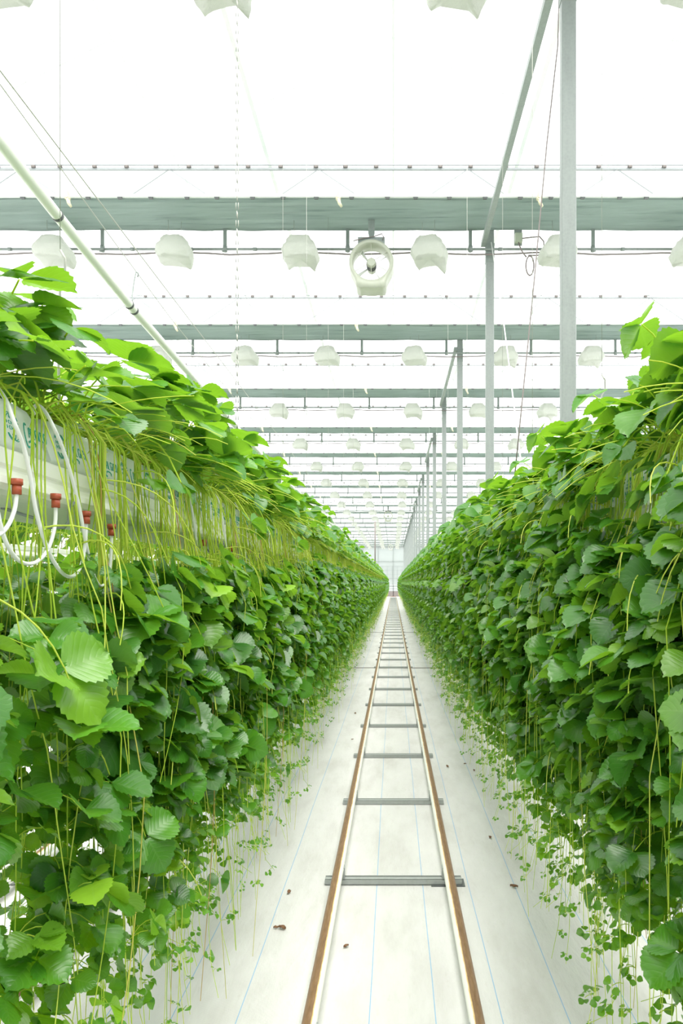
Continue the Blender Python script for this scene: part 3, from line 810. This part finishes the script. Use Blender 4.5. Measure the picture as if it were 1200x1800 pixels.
# withered bits on the floor
dl = [(485, 1633, 'brown withered leaf scrap left of the near rail'), (508, 1571, 'dried brown leaf flake left of the track'), (496, 1634, 'tiny brown fleck beside the leaf scrap at left'),
      (608, 1666, 'reddish leaf scrap between the rails'), (786, 1349, 'dark curled leaf right of the track'), (817, 1344, 'pale brown curled leaf right of the track'), (833, 1356, 'round brown curled leaf right of the track'),
      (903, 1561, 'withered grey green leaf lying on a blue line at right'), (970, 1564, 'withered dark leaf near the right hanging runners'), (624, 1255, 'little dark leaf crumb beside the left rail'), (619, 1301, 'single brown crumb left of the track farther off'), (861, 1474, 'small brown crumb on the right cloth'), (1110, 1578, 'dark dry leaf under the right row')]
for k, (x, y, lab) in enumerate(dl):
    Y = 1.52 * 1200 / (y - 1025); p = at(x, y, Y); s = 0.012 + 0.010 * ((k * 7) % 5) / 5
    b = MB(); vs = []; n = 6
    for i in range(n + 1):
        u = i / n
        for j in range(5):
            v = (j - 2) / 2; w = math.sin(math.pi * min(0.98, max(0.04, u))) * 0.6
            vs.append((u * 2 * s - s, v * w * s, 0.004 + s * (0.5 * v * v + 0.35 * math.sin(u * 5 + k) ** 2 * (0.6 + 0.4 * v))))
    b.add(vs, [(i * 5 + j, (i + 1) * 5 + j, (i + 1) * 5 + j + 1, i * 5 + j + 1) for i in range(n) for j in range(4)], True)
    o = b.build('withered_leaf', M['dead']); o.location = (p.x, p.y, 0); o.rotation_euler = (0, 0, k * 1.3); tag(o, lab, 'dead leaf', 'withered leaves on the floor')

# ------------------------------------------------------------------ strawberry plants
def leaf_template(rows, cols, serr, fold, curl, cup):
    us = np.linspace(0, 1, rows + 1); V = []; UV = []
    for i, u in enumerate(us):
        w = 0.60 * max(0.0, math.sin(math.pi * min(u, 0.9999) ** 0.92)) ** 0.58
        if i == 0: w = 0.03
        if i == rows: w = 0.08
        t = serr * (1 if i % 2 else -1) if 1 < i else 0
        for j in range(cols + 1):
            v = -1 + 2 * j / cols
            ww = w + (t if abs(v) > 0.99 else 0)
            uu = u + (0.035 * serr / 0.03 * (1 if i % 2 else -1) * 0.3 if abs(v) > .99 else 0) + (0.05 * (1 - abs(v)) if i == rows else 0)
            z = fold * abs(v) * w * 2 - curl * u * u + cup * (v * v) * w * u - 0.10 * (v ** 4) * w
            z += 0.012 * math.sin(11 * u + 3 * v) * (rows > 8)
            V.append((v * ww, uu, z)); UV.append(((v + 1) / 2, u))
    F = [(i * (cols + 1) + j, i * (cols + 1) + j + 1, (i + 1) * (cols + 1) + j + 1, (i + 1) * (cols + 1) + j) for i in range(rows) for j in range(cols)]
    return np.array(V, float), np.array(F, int), np.array(UV, float)
T_HI = [leaf_template(16, 4, 0.030, f, c, k) for f, c, k in ((0.16, 0.12, 0.1), (0.26, 0.22, 0.0), (0.10, 0.28, -0.1), (0.20, 0.02, 0.15))]
T_MD = [leaf_template(5, 2, 0.0, f, c, 0) for f, c in ((0.18, 0.15), (0.26, 0.25))]
T_LO = [leaf_template(2, 2, 0.0, 0.18, 0.15, 0)]

class Veg:
    def __init__(s): s.V = []; s.F = []; s.U = []; s.T = []; s.M = []; s.n = 0
    def put(s, V, F, U, tone, mat):
        s.V.append(V); s.F.append(F + s.n); s.U.append(U); s.T.append(np.full(len(V), tone) if np.isscalar(tone) else tone); s.M.append(np.full(len(F), mat)); s.n += len(V)
    def leaflet(s, tm, p, d, n, size, tone):
        V, F, U = tm; x = np.cross(d, n)
        s.put((V[:, :1] * x + V[:, 1:2] * d + V[:, 2:] * n) * size + p, F, U, tone, 0)
    def trifoliate(s, tms, p, d, n, size, tone, rr):
        d = d / np.linalg.norm(d); n = n - d * n.dot(d); n /= np.linalg.norm(n) + 1e-9; x = np.cross(d, n)
        for a, k in ((0, 1.0), (1, 0.9), (-1, 0.9)):
            an = a * (1.35 + rr.normal(0, 0.18)) + rr.normal(0, 0.08); dd = d * math.cos(an) + x * math.sin(an)
            tilt = rr.normal(0.0, 0.22) ; dd = dd + n * tilt; dd /= np.linalg.norm(dd)
            roll = rr.normal(0, 0.25); nn = n - dd * n.dot(dd); nn /= np.linalg.norm(nn); xx = np.cross(dd, nn); nn = nn * math.cos(roll) + xx * math.sin(roll)
            s.leaflet(tms[rr.integers(len(tms))], p + dd * 0.006, dd, nn, size * k * rr.uniform(0.9, 1.1), float(np.clip(tone + rr.normal(0, 0.05), 0, 1)))
    def strand(s, P, r, sides, tone):
        P = np.asarray(P, float); K = len(P); t = np.gradient(P, axis=0); t /= np.linalg.norm(t, axis=1, keepdims=True) + 1e-9
        ref = np.array([0.31, 0.95, 0.05]) ; a = np.cross(t, ref); a /= np.linalg.norm(a, axis=1, keepdims=True) + 1e-9; b = np.cross(t, a)
        r = np.broadcast_to(np.asarray(r, float), (K,))[:, None]; V = []
        for k in range(sides):
            w = 2 * math.pi * k / sides; V.append(P + (a * math.cos(w) + b * math.sin(w)) * r)
        V = np.stack(V, 1).reshape(-1, 3); F = []
        for i in range(K - 1):
            for k in range(sides):
                k2 = (k + 1) % sides; F.append((i * sides + k, i * sides + k2, (i + 1) * sides + k2, (i + 1) * sides + k))
        s.put(V, np.array(F), np.zeros((len(V), 2)), tone, 1)
    def arrays(s): return np.concatenate(s.V), np.concatenate(s.F), np.concatenate(s.U), np.concatenate(s.T), np.concatenate(s.M)
    def mesh(s, name):
        return mesh_from(name, *s.arrays())

def mesh_from(name, V, F, U, T, Mi):
    me = bpy.data.meshes.new(name); me.vertices.add(len(V)); me.vertices.foreach_set('co', V.astype(np.float32).ravel())
    nf = len(F); me.loops.add(nf * 4); me.polygons.add(nf)
    me.loops.foreach_set('vertex_index', F.astype(np.int32).ravel())
    me.polygons.foreach_set('loop_start', np.arange(0, nf * 4, 4, dtype=np.int32)); me.polygons.foreach_set('loop_total', np.full(nf, 4, np.int32))
    me.polygons.foreach_set('material_index', Mi.astype(np.int32)); me.polygons.foreach_set('use_smooth', np.ones(nf, bool))
    uv = me.uv_layers.new(name='UVMap'); uv.data.foreach_set('uv', U[F.ravel()].astype(np.float32).ravel())
    at_ = me.attributes.new('tone', 'FLOAT', 'POINT'); at_.data.foreach_set('value', T.astype(np.float32))
    me.materials.append(M['leaf']); me.materials.append(M['stem']); me.update(); return me

def bez(a, b, c, n):
    t = np.linspace(0, 1, n)[:, None]; return a * (1 - t) ** 2 + 2 * b * t * (1 - t) + c * t * t

def grow(seed, lod, sparse=False, cover=2):
    """one mother plant on the bag with its runners hanging down both sides; +x is the aisle side, z=0 the bag top.
    returns builders: foliage, petioles, [runners], [plantlets]"""
    rr = np.random.default_rng(seed)
    T1 = {0: T_HI, 1: T_MD, 2: T_LO}[lod]; T2 = {0: T_MD, 1: T_MD, 2: T_LO}[lod]
    ns = {0: 5, 1: 3, 2: 3}[lod]; big = {0: 1, 1: 1, 2: 1.5}[lod]
    fol, pet = Veg(), Veg(); runners = []; plantlets = []
    nm = {0: 19, 1: 17, 2: 8}[lod]
    vig = rr.uniform(0.62, 0.86) * (0.9 if sparse else 1)
    for k in range(nm):
        o = np.array([rr.uniform(-0.06, 0.07), rr.uniform(-0.07, 0.07), 0.0])
        az = rr.uniform(-math.pi, math.pi); 
        if k % 3: az *= 0.55
        el = R(rr.uniform(12, 78)); L = rr.uniform(0.17, 0.37) * vig * (0.85 + 0.35 * math.sin(el))
        h = np.array([math.cos(az), math.sin(az), 0])
        tip = o + h * L * math.cos(el) * 0.9 + np.array([0, 0, L * math.sin(el)])
        mid = o + h * L * math.cos(el) * 0.25 + np.array([0, 0, L * math.sin(el) * 0.65 + 0.05])
        pet.strand(bez(o, mid, tip, 7 if lod == 0 else 3), np.linspace(0.0026, 0.0018, 7 if lod == 0 else 3), ns, rr.uniform(0.15, 0.55))
        n = np.array([0, 0, 1.0]) + h * rr.uniform(0.1, 0.7) + rr.normal(0, 0.25, 3)
        d = h + np.array([0, 0, rr.uniform(-0.55, 0.15)]) + rr.normal(0, 0.15, 3)
        fol.trifoliate(T1, tip, d, n, rr.uniform(0.072, 0.108) * big ** 0.8, float(np.clip(rr.normal(0.52, 0.2), 0, 1)), rr)
    for k in range(cover if lod < 2 else cover // 2):      # leaves drooping over the bag side
        y = rr.uniform(-0.12, 0.12); a = np.array([0.08, y * 0.7, 0.01]); tip = np.array([rr.uniform(0.17, 0.27), y + rr.normal(0, 0.05), rr.uniform(-0.14, 0.08)])
        pet.strand(bez(a, np.array([0.15, y, 0.12]), tip, 6 if lod == 0 else 3), 0.0021, ns, rr.uniform(0.2, 0.6))
        h = np.array([1.0, rr.normal(0, 0.6), 0]); fol.trifoliate(T1, tip, h + np.array([0, 0, rr.uniform(-1.2, -0.3)]), np.array([0.8, 0, 0.9]) + rr.normal(0, 0.25, 3), rr.uniform(0.055, 0.085) * big, float(np.clip(rr.normal(0.42, 0.18), 0, 1)), rr)
    # leafless young runner starts, a tangle about the crown
    for k in range({0: 12, 1: 6, 2: 0}[lod] if not sparse else 3):
        a = np.array([rr.uniform(0, 0.08), rr.uniform(-0.1, 0.1), 0.01]); L = rr.uniform(0.15, 0.34); az = rr.normal(0, 0.85)
        tip = a + np.array([math.cos(az) * L, math.sin(az) * L, rr.uniform(-0.10, 0.10)])
        mid = (a + tip) / 2 + np.array([0.02, 0, rr.uniform(0.03, 0.11)])
        pet.strand(bez(a, mid, tip, 8 if lod == 0 else 4), np.linspace(0.0018, 0.0011, 8 if lod == 0 else 4), ns, rr.uniform(0.5, 0.9))
    na, nb = {0: (20, 8), 1: (19, 7), 2: (8, 3)}[lod]
    if sparse: na = 8
    def size_at(z): return float(np.interp(-z, [0.2, 0.45, 0.85, 1.1, 1.3, 1.7], [0.050, 0.053, 0.048, 0.032, 0.020, 0.011]))
    for k in range(na + nb):
        s = 1 if k < na else -1
        deep = rr.random() < 0.5
        zend = -rr.uniform(1.2, 1.68) if deep else -rr.uniform(0.8, 1.2)
        if lod == 2 and k % 2: zend = max(zend, -1.1)
        xt = rr.uniform(0.10, 0.25) if s > 0 else -rr.uniform(0.12, 0.22)
        if deep and s > 0: xt = min(xt, 0.23)
        y0 = rr.uniform(-0.11, 0.11); y1 = y0 + rr.normal(0, 0.07)
        y0 = float(rr.choice([-0.065, 0.06]) + rr.normal(0, 0.024))      # runners leave the crowns in two bunches
        m = {0: 18, 1: 8, 2: 5}[lod]
        q = np.linspace(0, 1, m); zz = -0.03 + (zend + 0.03) * q
        over = s * (0.150 + rr.uniform(0, 0.02)); ph = rr.uniform(0, 6, 2); am = rr.uniform(0.006, 0.022)
        xx = over + (s * max(abs(xt), 0.152) - over) * np.clip((-zz - 0.12) / 0.5, 0, 1) + am * np.sin(q * 7 + ph[0]) * np.clip((-zz - .15) * 3, 0, 1)
        yy = y0 + (y1 - y0) * q ** 1.4 + am * 1.4 * (np.sin(q * 8 + ph[1]) - math.sin(ph[1])) * np.clip(q * 4, 0, 1)
        head = np.array([[s * 0.05, y0 * 0.6, 0.005], [s * 0.10, y0 * 0.85, 0.022], [s * 0.138, y0, 0.006]])
        P = np.vstack([head, np.stack([xx, yy, zz], 1)])
        if deep and rr.random() < 0.6:     # the tip sweeps sideways
            P[-3:, 1] += np.array([0.012, 0.045, 0.11]) * rr.choice([-1, 1]); P[-3:, 0] += s * np.array([0, .015, .05]); P[-1, 2] += 0.02
        rad = np.linspace(0.0018, 0.0008, len(P)) * {0: 1, 1: 1.15, 2: 1.8}[lod]
        v = Veg(); v.strand(P, rad, ns, float(np.clip(rr.normal(0.52, 0.2), 0, 1.0))); runners.append(v)
        z = -rr.uniform(0.20, 0.38) - (0.20 if sparse else 0.09 if (lod == 0 and cover == 1) else 0); step = {0: 0.135, 1: 0.155, 2: 0.20}[lod]
        while z > zend:
            j = int(np.searchsorted(-P[3:, 2], -z)) + 3; j = min(j, len(P) - 1)
            a, b = P[j - 1], P[j]; f = (z - a[2]) / (b[2] - a[2] - 1e-9); p = a + (b - a) * min(1, max(0, f))
            sz = size_at(z) * float(np.clip(rr.lognormal(0, 0.28), 0.5, 1.7)) * big
            nl = int(rr.choice([1, 2, 2, 3])) if z > -1.05 else int(rr.integers(1, 3))
            pv = Veg()
            for _ in range(nl):
                az = rr.normal(0, 0.9) if s > 0 else math.pi + rr.normal(0, 0.9)
                Lp = rr.uniform(0.5, 1.7) * sz
                h = np.array([math.cos(az), math.sin(az), 0]); tip = p + h * Lp * 0.8 + np.array([0, 0, Lp * rr.uniform(-0.5, 0.7)])
                lim = 0.30 if z > -1.0 else 0.27
                if s > 0 and tip[0] > lim: tip[0] = lim - rr.uniform(0, 0.03)
                pv.strand(bez(p, (p + tip) / 2 + np.array([0, 0, 0.25 * Lp]), tip, 4 if lod == 0 else 2), 0.0011 if lod < 2 else 0.002, 3, rr.uniform(0.1, 0.6))
                n = np.array([0, 0, 0.9]) + h * rr.uniform(0.3, 1.2) + rr.normal(0, 0.25, 3)
                d = h + np.array([0, 0, rr.uniform(-1.0, -0.1)]) + rr.normal(0, 0.2, 3)
                tn = float(np.clip(rr.normal(0.42, 0.21) + (0.06 if z < -1.1 else 0), 0, 1))
                pv.trifoliate(T1 if (z > -1.15) else T2, tip, d, n, sz, tn, rr)
            plantlets.append(pv)
            z -= step * rr.uniform(0.7, 1.35)
    # a few long bare runners arching out into the aisle
    for k in range({0: 2 if sparse else 6, 1: 4, 2: 0}[lod]):
        z0 = -rr.uniform(0.05, 0.95); a = np.array([0.16, rr.uniform(-0.1, 0.1), z0]); L = rr.uniform(0.18, 0.36)
        sg = rr.choice([-1, 1]); tip = a + np.array([rr.uniform(0.08, 0.17), sg * L * 0.6, -rr.uniform(0.05, 0.28)])
        mid = (a + tip) / 2 + np.array([0.06, 0, 0.10])
        v = Veg(); v.strand(bez(a, mid, tip, 9 if lod == 0 else 4), np.linspace(0.0019, 0.0012, 9 if lod == 0 else 4), ns, rr.uniform(0.55, 0.85)); runners.append(v)
    for k in range({0: 1 if sparse else 7, 1: 6, 2: 2}[lod]):      # bare strands in front of the leaves
        y0 = float(rr.choice([-0.065, 0.06]) + rr.normal(0, 0.028)); z1 = -rr.uniform(0.7, 1.66); xo = rr.uniform(0.20, 0.30); m = 12 if lod == 0 else 6
        q = np.linspace(0, 1, m); ph = rr.uniform(0, 6)
        P = np.stack([0.150 + (xo - 0.150) * np.clip(q * 2.2, 0, 1) + 0.014 * np.sin(6 * q + ph) * np.clip(q * 4, 0, 1), y0 + rr.normal(0, 0.12) * q ** 1.5 + 0.018 * np.sin(7 * q + ph) * np.clip(q * 4, 0, 1), -0.01 + (z1 + 0.01) * q], 1)
        P = np.vstack([[0.07, y0 * 0.7, 0.01], [0.12, y0 * 0.9, 0.03], P])
        v = Veg(); v.strand(P, np.linspace(0.0019, 0.0009, len(P)) * (1.8 if lod == 2 else 1), ns, float(np.clip(rr.normal(0.6, 0.2), 0, 1))); runners.append(v)
    return fol, pet, runners, plantlets

def merge(lst, name):
    A = [v.arrays() for v in lst]; V, F, U, T, Mi = [], [], [], [], []; n = 0
    for a in A: V.append(a[0]); F.append(a[1] + n); U.append(a[2]); T.append(a[3]); Mi.append(a[4]); n += len(a[0])
    return mesh_from(name, *(np.concatenate(x) for x in (V, F, U, T, Mi)))

def crown_mesh():
    b = MB(); vs = []; n = 10
    for j, (r, z) in enumerate(((0.045, 0.0), (0.036, 0.012), (0.022, 0.022), (0.010, 0.034), (0.002, 0.04))):
        for k in range(n): w = 2 * math.pi * k / n; vs.append((r * math.cos(w) * (1 + 0.12 * math.sin(3 * w + j)), r * math.sin(w) * (1 + 0.1 * math.cos(2 * w)), z))
    b.add(vs, [(j * n + k, j * n + (k + 1) % n, (j + 1) * n + (k + 1) % n, (j + 1) * n + k) for j in range(4) for k in range(n)], True); return b
_c = crown_mesh().build('crown', M['soil']); crown_me = _c.data; bpy.data.objects.remove(_c)

PITCH = 0.25; Y0 = 0.92; NEAR = 14; PER_ROW = 150
near_v = [grow(100 + k, 0, cover=1) for k in range(5)] + [grow(110 + k, 0, cover=6) for k in range(5)] + [grow(120 + k, 0, sparse=True, cover=0) for k in range(2)]
near_m = []
for fol, pet, run, plt in near_v:
    near_m.append((fol.mesh('foliage'), pet.mesh('petioles'), [r.mesh('runner') for r in run], [p.mesh('plantlet') for p in plt]))
mid_m = []
for k in range(10):
    fol, pet, run, plt = grow(200 + k, 1, cover=1 if k < 5 else 9); mid_m.append((fol.mesh('foliage'), pet.mesh('petioles'), merge(run, 'runners'), merge(plt, 'plantlets')))
NUM = ['first', 'second', 'third', 'fourth', 'fifth', 'sixth', 'seventh', 'eighth', 'ninth', 'tenth', 'eleventh', 'twelfth', 'thirteenth', 'fourteenth']
for side, sx in (('left', -1), ('right', 1)):
    for i in range(PER_ROW):
        y = Y0 + i * PITCH + (0.0 if sx < 0 else 0.06)
        lab = (f'{NUM[i]} strawberry mother plant from the near end of the {side} row, its runners hanging down' if i < NEAR
               else f'strawberry mother plant with long hanging runners farther down the {side} row')
        t = empty('strawberry_plant', (sx * 0.8, y, ZBAG), (0 if sx < 0 else math.pi) + random.uniform(-0.08, 0.08), lab, 'strawberry plant', f'strawberry plants of the {side} row')
        s_ = random.uniform(0.94, 1.06)
        mkobj('crown', crown_me, t)
        if i < NEAR:
            if sx < 0 and i in (0, 1): k = 10 + i
            else: k = (i * 3) % 5 + (5 if sx > 0 else 0)
            f, p, rs, ps = near_m[k]
            lo_ = 0.74 if (sx < 0 and i < 4) else 1.0
            mkobj('foliage', f, t).scale = (1, 1, lo_); mkobj('petioles', p, t).scale = (1, 1, lo_)
            for r_ in rs: mkobj('runner', r_, t)
            for q_ in ps: mkobj('plantlet', q_, t)
        else:
            f, p, rs, ps = mid_m[(i * 2 + i // 5) % 5 + (5 if sx > 0 else 0)]
            mkobj('foliage', f, t); mkobj('petioles', p, t); mkobj('runners', rs, t); mkobj('plantlets', ps, t)
            t.scale = (1, 1, s_)

# all plants past those, and the rows beyond, as one mass
lo = []
for k in range(5):
    fol, pet, run, plt = grow(300 + k, 2, cover=8)
    A = [v.arrays() for v in [fol, pet] + run + plt]; n = 0; V, F, U, T, Mi = [], [], [], [], []
    for a in A: V.append(a[0]); F.append(a[1] + n); U.append(a[2]); T.append(a[3]); Mi.append(a[4]); n += len(a[0])
    lo.append(tuple(np.concatenate(x) for x in (V, F, U, T, Mi)))
V, F, U, T, Mi = [], [], [], [], []; n = 0
spots = [(sx * 0.8, Y0 + i * PITCH, sx) for sx in (-1, 1) for i in range(PER_ROW, 288)] + [(sx * 2.4, Y0 + i * PITCH, s2) for sx, s2 in ((-1, 1), (1, -1)) for i in range(0, 150)]
for k, (x, y, sx) in enumerate(spots):
    v, f, u, tt, mi = lo[(k * 3) % 5]; sg = 1 if sx < 0 else -1
    V.append(v * np.array([sg, sg, 1]) + np.array([x, y, ZBAG])); F.append(f + n); U.append(u); T.append(tt); Mi.append(mi); n += len(v)
me = mesh_from('strawberry_foliage', *(np.concatenate(x) for x in (V, F, U, T, Mi)))
tag(mkobj('strawberry_foliage', me), 'mass of strawberry plants at the far end of both rows and in the rows beyond', 'strawberry foliage', kind='stuff')
print('VERTS far', n, 'near', sum(len(x[0].vertices) + sum(len(m_.vertices) for m_ in x[3]) for x in near_m))
